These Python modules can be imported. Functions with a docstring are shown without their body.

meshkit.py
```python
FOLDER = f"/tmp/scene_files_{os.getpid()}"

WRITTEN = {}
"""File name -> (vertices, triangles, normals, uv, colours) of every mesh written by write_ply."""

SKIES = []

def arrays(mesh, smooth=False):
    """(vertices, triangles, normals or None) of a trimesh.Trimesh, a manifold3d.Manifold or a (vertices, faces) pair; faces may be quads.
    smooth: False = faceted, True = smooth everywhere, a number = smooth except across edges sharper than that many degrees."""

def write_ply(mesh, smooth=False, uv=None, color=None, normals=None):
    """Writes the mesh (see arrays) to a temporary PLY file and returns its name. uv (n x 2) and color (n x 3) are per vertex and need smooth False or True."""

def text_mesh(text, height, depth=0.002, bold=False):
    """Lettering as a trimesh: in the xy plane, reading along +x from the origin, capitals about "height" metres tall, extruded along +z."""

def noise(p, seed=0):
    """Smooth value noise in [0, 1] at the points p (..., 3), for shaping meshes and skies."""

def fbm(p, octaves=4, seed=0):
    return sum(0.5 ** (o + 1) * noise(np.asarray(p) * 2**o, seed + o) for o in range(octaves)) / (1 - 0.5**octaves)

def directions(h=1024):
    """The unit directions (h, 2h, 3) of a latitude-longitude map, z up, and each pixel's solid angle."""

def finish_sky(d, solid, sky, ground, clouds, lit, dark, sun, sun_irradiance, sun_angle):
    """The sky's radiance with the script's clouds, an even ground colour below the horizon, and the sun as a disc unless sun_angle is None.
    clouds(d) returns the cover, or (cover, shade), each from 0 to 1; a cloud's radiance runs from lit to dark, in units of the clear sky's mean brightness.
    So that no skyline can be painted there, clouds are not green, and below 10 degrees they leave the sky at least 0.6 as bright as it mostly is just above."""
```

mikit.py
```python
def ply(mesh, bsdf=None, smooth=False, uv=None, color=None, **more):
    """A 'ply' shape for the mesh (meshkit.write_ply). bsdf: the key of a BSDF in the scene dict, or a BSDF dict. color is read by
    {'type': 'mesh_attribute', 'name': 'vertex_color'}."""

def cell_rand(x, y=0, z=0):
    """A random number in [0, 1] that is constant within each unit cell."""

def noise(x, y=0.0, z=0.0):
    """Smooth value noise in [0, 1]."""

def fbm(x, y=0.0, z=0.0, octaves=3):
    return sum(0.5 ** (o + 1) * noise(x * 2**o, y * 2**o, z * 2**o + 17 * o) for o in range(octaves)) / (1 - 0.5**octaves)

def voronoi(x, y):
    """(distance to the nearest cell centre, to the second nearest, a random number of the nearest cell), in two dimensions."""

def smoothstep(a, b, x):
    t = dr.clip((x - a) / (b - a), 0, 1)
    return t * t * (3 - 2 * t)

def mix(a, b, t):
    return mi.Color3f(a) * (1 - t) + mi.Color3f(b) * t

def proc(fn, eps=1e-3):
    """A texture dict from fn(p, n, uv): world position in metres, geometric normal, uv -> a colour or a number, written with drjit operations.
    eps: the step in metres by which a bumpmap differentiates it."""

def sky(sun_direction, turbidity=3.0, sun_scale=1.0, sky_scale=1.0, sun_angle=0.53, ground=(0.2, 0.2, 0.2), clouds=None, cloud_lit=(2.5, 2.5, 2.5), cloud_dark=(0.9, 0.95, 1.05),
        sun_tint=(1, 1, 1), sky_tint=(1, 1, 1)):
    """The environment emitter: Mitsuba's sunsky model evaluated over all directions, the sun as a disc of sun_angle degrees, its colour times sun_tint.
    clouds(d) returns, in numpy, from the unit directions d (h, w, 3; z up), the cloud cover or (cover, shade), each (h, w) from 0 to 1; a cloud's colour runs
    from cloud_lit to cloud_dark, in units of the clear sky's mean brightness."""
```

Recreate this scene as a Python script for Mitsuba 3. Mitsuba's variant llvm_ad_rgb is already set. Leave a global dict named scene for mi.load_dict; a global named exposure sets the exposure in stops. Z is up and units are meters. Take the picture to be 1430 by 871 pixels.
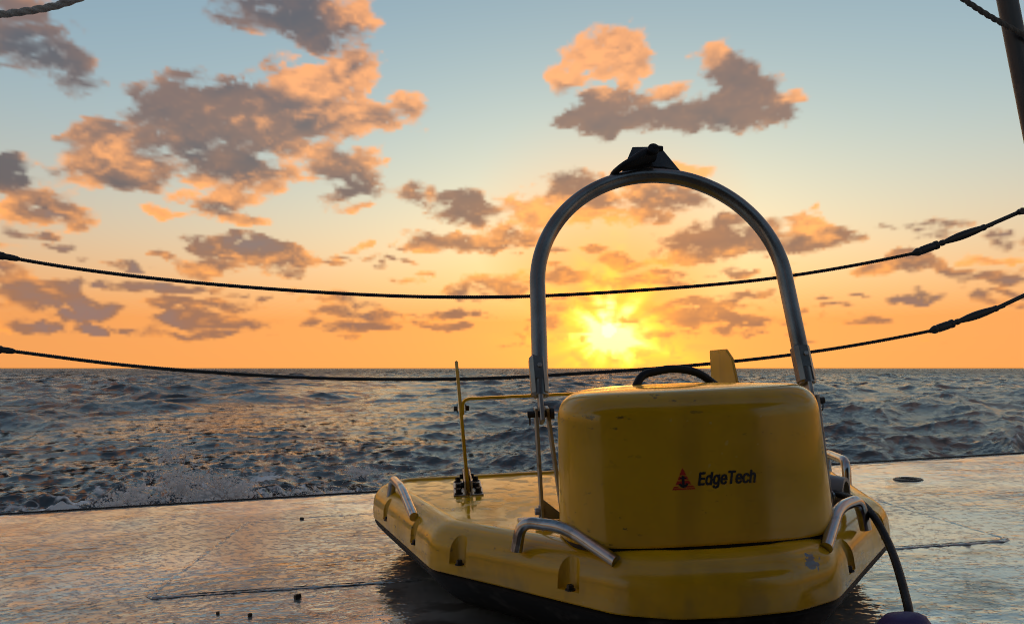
import math
import numpy as np
import drjit as dr
import mitsuba as mi
import trimesh
import manifold3d as m3
import shapely.geometry as sg
import mikit
import meshkit
from mikit import noise, fbm, smoothstep, mix, proc, voronoi

T = mi.ScalarTransform4f
scene, labels = {}, {}
# ---------------------------------------------------------------- camera: held 0.61 m above the deck, horizon level
EYE = 0.61
FOCAL = 1074.0 / 1430.0                                # focal length in picture widths
scene['camera'] = {'type': 'perspective', 'fov_axis': 'x', 'fov': 2 * math.degrees(math.atan(0.5 / FOCAL)),
                   'near_clip': 0.05, 'far_clip': 20000.0, 'principal_point_offset_y': -0.0907,
                   'to_world': T().look_at(origin=[0, 0, EYE], target=[0, 1, EYE], up=[0, 0, 1])}
# ---------------------------------------------------------------- sky: a low sun behind broken cumulus
SUN = (0.1257, 1.0, 0.0489)
# the cumulus heads of that evening: azimuth, elevation, half widths in degrees, density, how much of the low sun they catch
PUFFS = np.array([
    (-28.2,12.7,1.9,1.1,0.85,0.5), (-25.0,14.6,1.8,1.4,0.95,0.3), (-21.1,14.1,3.2,1.3,0.95,0.15), (-16.3,15.7,3.4,1.2,0.8,0.4), (-19.7,12.2,2.8,0.9,0.9,0.7),
    (-32.9,11.9,1.6,1.3,1,0.1), (-32.7,9.8,1.5,1.2,1,0.8), (-30.8,10.0,2.0,1.2,1,0.6), (-30.0,12.0,1.6,1.1,0.9,0.7), (-31.0,12.6,0.9,0.5,0.7,0.9),
    (-27.7,14.3,2.5,1.7,1,0.3), (-28.8,14.8,1.8,1.0,0.8,0.1), (-26.1,13.6,1.7,1.2,1,0.85), (-23.9,16.8,3.3,2.3,1.1,0.05), (-20.7,16.7,4.7,3.0,1.2,0.05),
    (-19.7,18.6,2.8,1.5,0.9,0), (-15.4,18.1,3.5,2.6,1.2,0.35), (-14.4,19.8,2.0,1.4,1,0.7), (-11.8,20.2,2.6,1.9,1,0.75), (-11.3,17.7,3.1,1.6,1.1,0.2),
    (-7.7,18.1,2.0,1.4,0.95,0.8), (-19.7,13.5,3.9,1.6,1,0.5), (-16.8,13.7,2.0,1.1,0.95,0.9), (-25.0,13.0,2.2,1.3,0.9,0.25), (-22.3,12.8,1.8,0.8,0.8,0.6),
    (-12.3,13.5,2.9,2.1,1,0.1), (-10.3,14.7,1.3,1.2,0.9,0.85), (-11.3,11.6,1.5,0.4,0.7,0.8), (-21.6,11.2,2.8,1.1,1,0.4), (-25.0,10.6,1.5,0.6,0.8,0.85),
    (-18.8,10.4,2.0,0.6,0.75,0.9), (-15.9,23.5,4.9,2.0,0.95,0.05), (-11.8,24.2,1.8,1.3,0.95,0.5), (-10.5,24.0,1.0,0.5,0.8,0.9), (-19.0,23.8,2.4,1.5,0.75,0),
    (-32.5,19.2,2.8,1.8,0.55,0), (-29.8,18.8,1.8,1.5,0.72,0), (-33.3,21.2,3.4,1.3,0.5,0), (-20.0,8.2,2.8,1.1,1,0.1), (-21.1,6.8,2.8,0.7,0.95,0.4),
    (-17.6,7.6,2.4,1.1,1,0.3), (-15.9,7.5,2.1,0.9,0.95,0.65), (-13.9,7.3,1.0,0.3,0.6,0.5), (-33.0,4.7,1.8,1.3,1,0.15), (-31.8,4.1,2.0,1.4,1,0.5),
    (-30.1,4.6,1.2,0.9,0.9,0.3), (-31.4,2.7,2.3,0.5,0.75,0.1), (-28.2,3.5,1.7,0.6,0.75,0.2), (-28.6,2.5,2.3,0.4,0.7,0.1), (-24.7,5.5,3.7,0.6,0.95,0.1),
    (-21.4,4.3,3.9,0.6,0.95,0.4), (-21.6,3.3,3.7,0.6,0.95,0.3), (-22.3,2.4,3.9,0.4,0.8,0.3), (-18.8,3.0,2.9,0.5,0.75,0.3), (-12.3,4.7,2.5,0.4,0.8,0.4),
    (-11.3,3.9,3.3,0.5,0.9,0.4), (-11.3,3.0,3.6,0.5,0.85,0.3), (-12.9,5.0,2.0,0.3,0.7,0.5), (-30.8,7.7,0.9,0.3,0.7,0), (-26.7,6.9,0.8,0.3,0.7,0.1),
    (-32.9,6.2,1.1,0.4,0.6,0.1), (-7.2,12.7,1.6,0.8,0.75,0.1), (-5.8,12.9,0.6,0.5,0.8,0.9), (-3.2,11.9,3.0,1.4,1,0.05), (-1.3,11.3,2.1,1.1,0.9,0.4),
    (-4.0,9.3,3.8,0.9,1,0.5), (-6.6,8.9,1.8,0.4,0.75,0.8), (0.0,9.7,2.1,0.9,0.85,0.7), (1.3,11.8,3.2,1.8,0.95,0.8), (4.3,13.0,2.1,1.3,0.9,0.3),
    (6.1,12.5,2.6,1.4,0.9,0.3), (7.2,11.2,3.7,1.3,0.85,0.9), (10.0,13.0,2.8,1.8,1,0.6), (12.1,12.3,3.1,2.1,1.05,0.25), (12.9,14.0,1.5,1.0,0.9,0.5),
    (14.1,14.3,1.2,0.7,0.9,0.8), (14.9,8.8,4.5,1.4,1.1,0.05), (12.9,8.0,3.0,0.5,0.8,0.8), (15.4,10.4,2.0,1.0,0.95,0.2), (18.0,9.0,2.4,1.3,1,0.15),
    (21.1,9.8,1.6,1.1,0.9,0.85), (22.0,8.6,2.3,1.0,1,0.3), (19.0,9.5,1.4,0.7,0.8,0.4), (8.2,7.7,1.9,0.8,0.8,0.5), (10.0,6.3,3.1,0.6,0.8,0.4),
    (7.7,6.1,2.6,0.8,0.8,0.5), (2.4,6.9,3.2,0.7,0.8,0.4), (-0.8,6.3,3.2,0.9,0.85,0.3), (-2.9,5.6,2.1,0.5,0.7,0.3), (-3.5,4.4,2.8,0.5,0.7,0.3),
    (-8.2,6.3,1.6,0.3,0.55,0.4), (-6.1,3.3,2.6,0.3,0.5,0.3), (6.1,21.7,2.6,2.1,1.05,0.85), (4.0,20.5,1.6,1.2,0.95,0.9), (8.7,21.6,1.9,1.9,1,0.7),
    (7.7,23.0,1.3,0.5,0.9,0.9), (6.1,18.2,2.7,1.3,1.05,0.05), (5.1,17.5,2.1,0.7,0.9,0.1), (8.7,19.0,3.1,1.2,1,0.2), (10.3,17.5,4.1,1.3,1,0.05),
    (11.6,19.3,1.0,1.0,0.9,0.5), (14.4,21.4,1.3,0.9,0.9,0.8), (15.4,20.0,2.1,1.7,1.05,0.1), (17.1,18.0,2.9,2.1,1.1,0.05), (20.2,18.3,0.8,0.8,0.9,0.6),
    (13.4,17.6,3.0,1.3,1,0.1), (27.5,6.6,2.3,0.6,0.95,0.2), (25.4,6.5,1.3,0.3,0.8,0.5), (32.0,6.1,2.4,0.5,0.95,0.3), (32.5,5.3,1.9,0.3,0.7,0.4),
    (33.0,8.2,1.0,0.4,0.8,0), (27.7,5.0,1.3,0.4,0.85,0.3), (25.0,5.0,0.9,0.2,0.6,0.3), (32.5,4.5,1.6,0.4,0.75,0.4), (23.6,3.3,2.0,0.2,0.6,0.3),
    (16.3,4.9,1.9,0.5,0.9,0.1), (15.9,4.3,2.0,0.4,0.8,0.4), (18.5,5.0,1.2,0.3,0.6,0.3), (12.6,4.4,3.0,0.7,0.85,0.3), (12.9,3.5,4.3,0.5,0.8,0.3),
    (4.5,4.1,2.1,0.4,0.6,0.5), (2.7,3.3,2.1,0.5,0.7,0.3), (11.3,2.2,3.6,0.4,0.65,0.3), (6.6,4.7,1.6,0.4,0.7,0.3), (9.3,3.5,1.6,0.4,0.8,0.2),
    (17.1,3.3,2.9,0.3,0.5,0.3), (22.0,4.7,0.9,0.2,0.4,0.3),
])

# and the small rags of cloud low over the sea
_g = np.random.default_rng(12)
PUFFS = np.vstack([PUFFS, [(_g.uniform(-36, 36), e, _g.uniform(0.5, 1.9), _g.uniform(0.18, 0.42), _g.uniform(0.35, 0.75), _g.uniform(0.1, 0.6)) for e in _g.uniform(1.6, 9.5, 110)]])


def _smooth(a, b, x):
    t = np.clip((x - a) / (b - a), 0, 1)
    return t * t * (3 - 2 * t)


def sky_clouds(d):
    x, y, z = d[..., 0], d[..., 1], d[..., 2]
    az, el = np.degrees(np.arctan2(x, y)), np.degrees(np.arcsin(np.clip(z, -1, 1)))
    p = np.stack([x, y, z * 1.5], -1)
    warp = np.stack([meshkit.fbm(p * 18 + k * 31, 5, seed=5 + k) - 0.5 for k in range(2)], -1)
    waz, wel = az + warp[..., 0] * 3.8, el + warp[..., 1] * 2.6 * np.clip(el / 6 + 0.3, 0, 1)
    fine = meshkit.fbm(p * 46 + warp[..., :1] * 4, 5, seed=21) - 0.5
    billow = 1 - np.abs(2 * meshkit.fbm(p * 38 + warp[..., 1:] * 2, 5, seed=33) - 1)
    m, lit, wsum = np.full(az.shape, -1.0), np.zeros(az.shape), np.full(az.shape, 1e-6)
    for (pa, pe, ra, re, s, l) in PUFFS:
        near = (np.abs(waz - pa) < ra * 2.4) & (np.abs(wel - pe) < re * 2.4)
        da, de = (waz[near] - pa) / ra, (wel[near] - pe) / re
        de = np.where(de < 0, de * 1.2, de)                      # flatter bases
        r2 = da * da + de * de
        m[near] = np.logaddexp(m[near] * 5, s * (1.15 - r2) * 5) / 5
        w = np.exp(-1.3 * r2)
        lit[near] += w * l
        wsum[near] += w
    lit = lit / wsum
    # the rest of the sky carries the same scattered cumulus
    els = np.maximum(el, 1.0)
    q = np.stack([np.cos(np.radians(az)) * 6.0, np.log(els) * 3.2, np.sin(np.radians(az)) * 6.0], -1)
    far = (meshkit.fbm(q, 5, seed=77) - 0.56) * 7.0
    blend = np.clip((np.maximum(np.abs(az) - 34, (el - 25.5) * 1.2)) / 6.0, 0, 1)
    dens = np.maximum(m, -0.6) * (1 - blend) + np.clip(far, -1, 1.2) * blend
    lit = lit * (1 - blend) + np.clip(meshkit.fbm(q * 1.3 + 9, 3, seed=4) * 2.4 - 0.85, 0, 1) * blend
    g = np.degrees(np.arccos(np.clip(d @ (np.asarray(SUN) / np.linalg.norm(SUN)), -1, 1)))
    ge = np.sqrt(((az - 7.2) / 1.25) ** 2 + (el - 2.55) ** 2)
    puff = meshkit.fbm(p * 24, 4, seed=57)
    low = 1 + 0.9 * np.exp(-np.maximum(el, 0) / 6.0)
    body = dens - 0.02 + (fine * 1.9 * low + (billow - 0.78) * 1.1 + (puff - 0.5) * 1.3) * _smooth(-0.58, -0.1, dens)
    soft = 0.42 + 0.65 * meshkit.fbm(p * 8 + 5, 2, seed=61)
    cover = _smooth(-0.05, soft, body)
    thick = _smooth(0.2, 1.0, body)
    wide = meshkit.fbm(p * 16 + 70, 4, seed=45) - 0.5
    lit = np.clip(lit * 1.0 + fine * 0.9 + wide * 1.3 + (billow - 0.78) * 0.8 + 0.30 * (1 - thick) - 0.10, 0, 1)
    lit = 0.33 * _smooth(0.08, 1.0, lit) + 0.67 * _smooth(0.30, 1.0, lit)
    warm = np.exp(-ge / 7.0)
    shade = 1.0 - 0.026 * _smooth(0.3, 0.75, puff * 0.6 + wide + 0.25 + 0.3 * (1 - thick)) * (1 - lit) - 0.250 * lit - 0.14 * warm - 0.020 * np.exp(-el / 9.0)
    back = np.clip((np.abs(az) - 50) / 70, 0, 1)                 # away from the sun the clouds are grey
    shade = np.clip(shade * (1 - back) + np.maximum(shade, 0.94) * back, 0, 1)
    # horizon haze, thicker and brighter below the sun
    hz = np.exp(-(np.maximum(el, 0) / 7.9) ** 1.7)
    front = np.clip(0.5 + 0.5 * np.cos(np.radians(az - 7.2)), 0, 1) ** 1.5
    haze = np.clip(0.95 * hz + 0.22 * np.exp(-(np.maximum(el, 0) / 13.0) ** 2), 0, 0.95)
    haze = np.maximum(haze, 0.965 * np.exp(-(ge / 11.0) ** 2.8))
    haze_shade = np.clip(0.93 - 0.135 * front - 0.15 * np.exp(-ge / 6.0), 0, 1)
    # glow of the sun through torn cloud
    ragged = 0.35 + 1.3 * np.clip(0.5 + 1.7 * (meshkit.fbm(np.stack([az * 0.8 + warp[..., 0] * 3, el * 1.9 + warp[..., 1] * 3, 0 * az], -1), 5, seed=8) - 0.5), 0, 1)
    rays = meshkit.fbm(np.stack([np.arctan2(el - 2.55, az - 7.2) * 3.2, 0 * az, 0 * az], -1), 3, seed=19) - 0.5
    glow = np.clip(1.5 * np.exp(-(ge / (2.1 + 2.6 * rays)) ** 1.4) * np.clip(ragged * ragged * 1.5 - 0.30, 0.04, 1.5) + 0.08 * np.exp(-ge / 4.0), 0, 1)
    core = np.clip(4.2 * np.exp(-(ge / (1.35 + 1.6 * rays)) ** 2) * (ragged - 0.55), 0, 1)
    ck = cover * (0.92 - 0.06 * np.clip((el - 10) / 6, 0, 1) - 0.12 * lit - 0.30 * np.exp(-ge / 2.5)) * np.clip(el / 1.2, 0, 1)
    out_c, out_s = haze, haze * haze_shade
    out_c, out_s = 1 - (1 - out_c) * (1 - ck), out_s * (1 - ck) + ck * shade
    gl = glow * (1 - 0.5 * ck)
    out_c, out_s = 1 - (1 - out_c) * (1 - gl), out_s * (1 - gl) + gl * 0.30
    hole = np.clip(1 - 0.9 * core, 0.08, 1)                       # a gap where the sun itself burns through
    out_c, out_s = out_c * hole, out_s * hole
    return out_c, out_s / np.maximum(out_c, 1e-6)


exposure = 3.4
scene['sky'] = mikit.sky(SUN, turbidity=2.0, sun_scale=0.0012, sun_angle=1.0, clouds=sky_clouds, sky_tint=(0.80, 1.06, 1.36),
                         sun_tint=(1.0, 0.85, 0.55), cloud_lit=(18.0, 5.9, 0.08), cloud_dark=(0.35, 0.345, 0.42), ground=(0.05, 0.05, 0.06))


# ---------------------------------------------------------------- tools
ROLL = math.radians(2.5)                               # the ship rolls, starboard up
YAW = math.radians(4.6)                                # the towed body points a little to the left
C_, S_ = math.cos(ROLL), math.sin(ROLL)
SHIP = np.array([[C_, 0, -S_], [0, 1, 0], [S_, 0, C_]])
BODY_O = np.array([0.41, 1.45, 0.006])
BODY = np.array([[math.cos(YAW), -math.sin(YAW), 0], [math.sin(YAW), math.cos(YAW), 0], [0, 0, 1]])
rng = np.random.default_rng(7)


def aboard(v):
    """Ship coordinates (x right, y astern, z above the deck at the camera's foot) to the world."""
    return (np.asarray(v, float) - [0, 0, EYE]) @ SHIP.T + [0, 0, EYE]


def body(v):
    """Coordinates of the towed body (s right, t aft of its nose, z up) to ship coordinates."""
    return np.asarray(v, float) @ BODY.T + BODY_O


def arr(mesh):
    if hasattr(mesh, 'to_mesh'):
        k = mesh.to_mesh()
        return np.array(k.vert_properties[:, :3], float), np.array(k.tri_verts)
    if isinstance(mesh, (tuple, list)):
        v, f = np.asarray(mesh[0], float), np.asarray(mesh[1], int)
    else:
        v, f = np.array(mesh.vertices), np.array(mesh.faces)
    if f.shape[1] == 4:
        f = np.vstack([f[:, [0, 1, 2]], f[:, [0, 2, 3]]])
    return v, f


def join(*parts):
    vs, fs, n = [], [], 0
    for p in parts:
        v, f = arr(p)
        vs.append(v); fs.append(f + n); n += len(v)
    return np.vstack(vs), np.vstack(fs)


def put(key, mesh, bsdf, frame=aboard, smooth=32, label=None, category=None, group=None, kind=None):
    k, n = key, 1
    while k in scene:
        k = f'{key}_{n:03d}'; n += 1
    v, f = arr(mesh)
    if frame is body:
        v = aboard(body(v))
    elif frame is not None:
        v = frame(v)
    scene[k] = mikit.ply((v, f), bsdf, smooth=smooth)
    tell(k, label, category, group, kind)
    return k


def tell(k, label=None, category=None, group=None, kind=None):
    d = {n: x for n, x in (('label', label), ('category', category), ('group', group), ('kind', kind)) if x}
    if d:
        labels[k] = d


def tube(points, r, sides=12, ends=True, twist=0.0, lobes=0, depth=0.0):
    """A tube along a polyline, r a number or one per point; lobes and depth give it rope strands."""
    p = np.asarray(points, float)
    r = np.broadcast_to(np.asarray(r, float), (len(p),))
    tg = np.gradient(p, axis=0)
    tg /= np.linalg.norm(tg, axis=1, keepdims=True)
    a = np.cross(tg[0], [0, 0, 1.0] if abs(tg[0][2]) < 0.9 else [1.0, 0, 0])
    fr = []
    for k in range(len(p)):
        a = a - tg[k] * (a @ tg[k])
        a /= np.linalg.norm(a)
        fr.append((a, np.cross(tg[k], a)))
    A, B = np.array([x[0] for x in fr]), np.array([x[1] for x in fr])
    run = np.concatenate([[0], np.cumsum(np.linalg.norm(np.diff(p, axis=0), axis=1))])
    ang = np.arange(sides) * 2 * np.pi / sides
    th = ang[None, :] + (twist * run)[:, None]
    rr = r[:, None] * (1 + depth * (np.abs(np.cos(lobes * ang[None, :] / 2.0)) - 0.6) if lobes else np.ones((1, sides)))
    v = p[:, None] + rr[..., None] * (np.cos(th)[..., None] * A[:, None] + np.sin(th)[..., None] * B[:, None])
    n = len(p)
    i, j = np.meshgrid(np.arange(n - 1), np.arange(sides), indexing='ij')
    f = np.stack([i * sides + j, i * sides + (j + 1) % sides, (i + 1) * sides + (j + 1) % sides, (i + 1) * sides + j], -1).reshape(-1, 4)
    f = np.vstack([f[:, [0, 1, 2]], f[:, [0, 2, 3]]])
    v = v.reshape(-1, 3)
    if ends:
        m = len(v)
        v = np.vstack([v, p[:1], p[-1:]])
        jj = np.arange(sides)
        f = np.vstack([f, np.stack([np.full(sides, m), (jj + 1) % sides, jj], 1),
                       np.stack([np.full(sides, m + 1), (n - 1) * sides + jj, (n - 1) * sides + (jj + 1) % sides], 1)])
    return v, f


def curve(points, n=40):
    """A smooth curve through the points."""
    from scipy.interpolate import CubicSpline
    p = np.asarray(points, float)
    u = np.concatenate([[0], np.cumsum(np.linalg.norm(np.diff(p, axis=0), axis=1))])
    return CubicSpline(u, p)(np.linspace(0, u[-1], n))


def bend(points, r, n=7):
    """A polyline with its corners rounded to about radius r."""
    p = [np.asarray(q, float) for q in points]
    out = [p[0]]
    for a, b, c in zip(p[:-2], p[1:-1], p[2:]):
        u, w = a - b, c - b
        d = min(r, np.linalg.norm(u) * 0.49, np.linalg.norm(w) * 0.49)
        s, e = b + u / np.linalg.norm(u) * d, b + w / np.linalg.norm(w) * d
        for k in np.linspace(0, 1, n):
            out.append((1 - k) ** 2 * s + 2 * k * (1 - k) * b + k * k * e)
    out.append(p[-1])
    q = [out[0]]
    for x in out[1:]:
        if np.linalg.norm(x - q[-1]) > 1e-5:
            q.append(x)
    return np.array(q)


def frame_to(p0, d, up=(0, 0, 1)):
    d = np.asarray(d, float) / np.linalg.norm(d)
    a = np.cross(up, d)
    if np.linalg.norm(a) < 1e-6:
        a = np.array([1.0, 0, 0])
    a /= np.linalg.norm(a)
    M = np.eye(4)
    M[:3, 0], M[:3, 1], M[:3, 2], M[:3, 3] = a, np.cross(d, a), d, p0
    return M


def moved(mesh, M):
    v, f = arr(mesh)
    return v @ M[:3, :3].T + M[:3, 3], f


def lathe(profile, p0, p1, sides=16):
    """(radius, fraction of the way from p0 to p1) pairs, turned about that line."""
    p0, p1 = np.asarray(p0, float), np.asarray(p1, float)
    pts = [p0 + (p1 - p0) * h for _, h in profile]
    for k in range(1, len(pts)):
        if np.linalg.norm(pts[k] - pts[k - 1]) < 1e-6:
            pts[k] = pts[k] + (p1 - p0) * 1e-4
    M = frame_to(p0, p1 - p0)
    L = np.linalg.norm(p1 - p0)
    ang = np.arange(sides) * 2 * np.pi / sides
    v = np.array([[max(r, 1e-5) * np.cos(a), max(r, 1e-5) * np.sin(a), h * L] for r, h in profile for a in ang])
    n = len(profile)
    i, j = np.meshgrid(np.arange(n - 1), np.arange(sides), indexing='ij')
    f = np.stack([i * sides + j, i * sides + (j + 1) % sides, (i + 1) * sides + (j + 1) % sides, (i + 1) * sides + j], -1).reshape(-1, 4)
    f = np.vstack([f[:, [0, 1, 2]], f[:, [0, 2, 3]]])
    m = len(v)
    v = np.vstack([v, [[0, 0, profile[0][1] * L], [0, 0, profile[-1][1] * L]]])
    jj = np.arange(sides)
    f = np.vstack([f, np.stack([np.full(sides, m), (jj + 1) % sides, jj], 1),
                   np.stack([np.full(sides, m + 1), (n - 1) * sides + jj, (n - 1) * sides + (jj + 1) % sides], 1)])
    return moved((v, f), M)


def bolt(p, d, r=0.008, h=0.008, washer=True):
    """A hexagon head on a washer, standing at p along d."""
    prof = lathe([(r * 0.9, 0), (r, 0.12), (r, 0.85), (r * 0.85, 1.0)], p, np.asarray(p, float) + np.asarray(d, float) / np.linalg.norm(d) * h, sides=6)
    if washer:
        w = lathe([(r * 1.45, -0.05), (r * 1.45, 0.18)], p, np.asarray(p, float) + np.asarray(d, float) / np.linalg.norm(d) * h, sides=16)
        return join(prof, w)
    return prof


def block(x0, x1, y0, y1, z0, z1, c=0.002):
    """A box with chamfered edges."""
    pts = []
    for x, sx in ((x0, 1), (x1, -1)):
        for y, sy in ((y0, 1), (y1, -1)):
            for z, sz in ((z0, 1), (z1, -1)):
                pts += [(x + sx * c, y + sy * c, z), (x + sx * c, y, z + sz * c), (x, y + sy * c, z + sz * c)]
    return m3.Manifold.hull_points(np.array(pts))


def bar(p, q, wide, thick, side, c=0.0012):
    """A flat bar from p to q; side = the direction of its width."""
    p, q, side = (np.asarray(a, float) for a in (p, q, side))
    d = q - p
    L = np.linalg.norm(d)
    d = d / L
    a = side - d * (side @ d)
    a /= np.linalg.norm(a)
    M = np.eye(4)
    M[:3, 0], M[:3, 1], M[:3, 2], M[:3, 3] = a, np.cross(d, a), d, p
    return moved(block(-wide / 2, wide / 2, -thick / 2, thick / 2, 0, L, c), M)


def plate(outline, thick, M, c=0.0015):
    """A plate with the outline in the xy plane of M, half its thickness to either side, its edges chamfered."""
    poly = sg.polygon.orient(sg.Polygon(outline))
    cs = m3.CrossSection([np.asarray(poly.exterior.coords)[:-1]])
    small = cs.offset(-c, m3.JoinType.Miter)
    core = cs.extrude(thick - 2 * c).translate([0, 0, -thick / 2 + c])
    return moved(core + small.extrude(thick).translate([0, 0, -thick / 2]), M)


def ball(c, r, sub=2):
    s = trimesh.creation.icosphere(sub, 1.0)
    return np.array(s.vertices) * r + np.asarray(c, float), np.array(s.faces)


def rounded(outline, r):
    return sg.Polygon(outline).buffer(-r, quad_segs=24).buffer(2 * r, quad_segs=24).buffer(-r, quad_segs=24)


def resample(poly, n):
    ring = poly.exterior
    if ring.is_ccw is False:
        ring = sg.LinearRing(list(ring.coords)[::-1])
    # start at the nose so that levels match
    s0 = ring.project(sg.Point(0, -5))
    return np.array([ring.interpolate((s0 + ring.length * k / n) % ring.length).coords[0] for k in range(n)])


def loft(rings, cap0=True, cap1=True):
    """Rings of equal length (n x 3) joined into a skin, closed with fans."""
    n, v, f = len(rings[0]), np.vstack(rings), []
    i, j = np.meshgrid(np.arange(len(rings) - 1), np.arange(n), indexing='ij')
    q = np.stack([i * n + j, i * n + (j + 1) % n, (i + 1) * n + (j + 1) % n, (i + 1) * n + j], -1).reshape(-1, 4)
    f = [q[:, [0, 1, 2]], q[:, [0, 2, 3]]]
    jj = np.arange(n)
    if cap0:
        v = np.vstack([v, rings[0].mean(0)])
        f.append(np.stack([np.full(n, len(v) - 1), (jj + 1) % n, jj], 1))
    if cap1:
        v = np.vstack([v, rings[-1].mean(0)])
        k = (len(rings) - 1) * n
        f.append(np.stack([np.full(n, len(v) - 1), k + jj, k + (jj + 1) % n], 1))
    return v, np.vstack(f)


def manifold(mesh):
    v, f = arr(mesh)
    return m3.Manifold(m3.Mesh(vert_properties=np.asarray(v, np.float32), tri_verts=np.asarray(f, np.uint32)))


# ---------------------------------------------------------------- materials
def two(b):
    return {'type': 'twosided', 'bsdf': b}


def plain(key, color, rough=0.5, metal=0.0, spec=0.5, coat=0.0, coat_gloss=0.9, bump=None, scale=0.001, eps=1e-3):
    col = {'type': 'rgb', 'value': list(color)} if isinstance(color, tuple) else color
    b = {'type': 'principled', 'base_color': col, 'roughness': rough, 'metallic': metal, 'specular': spec}
    if coat:
        b['clearcoat'], b['clearcoat_gloss'] = coat, coat_gloss
    if bump is not None:
        b = {'type': 'bumpmap', 'scale': scale, 'arbitrary': proc(bump, eps), 'bsdf': b}
    scene[key] = two(b)


CHIP = aboard(body([0.165, 0.055, 0.200]))


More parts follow.
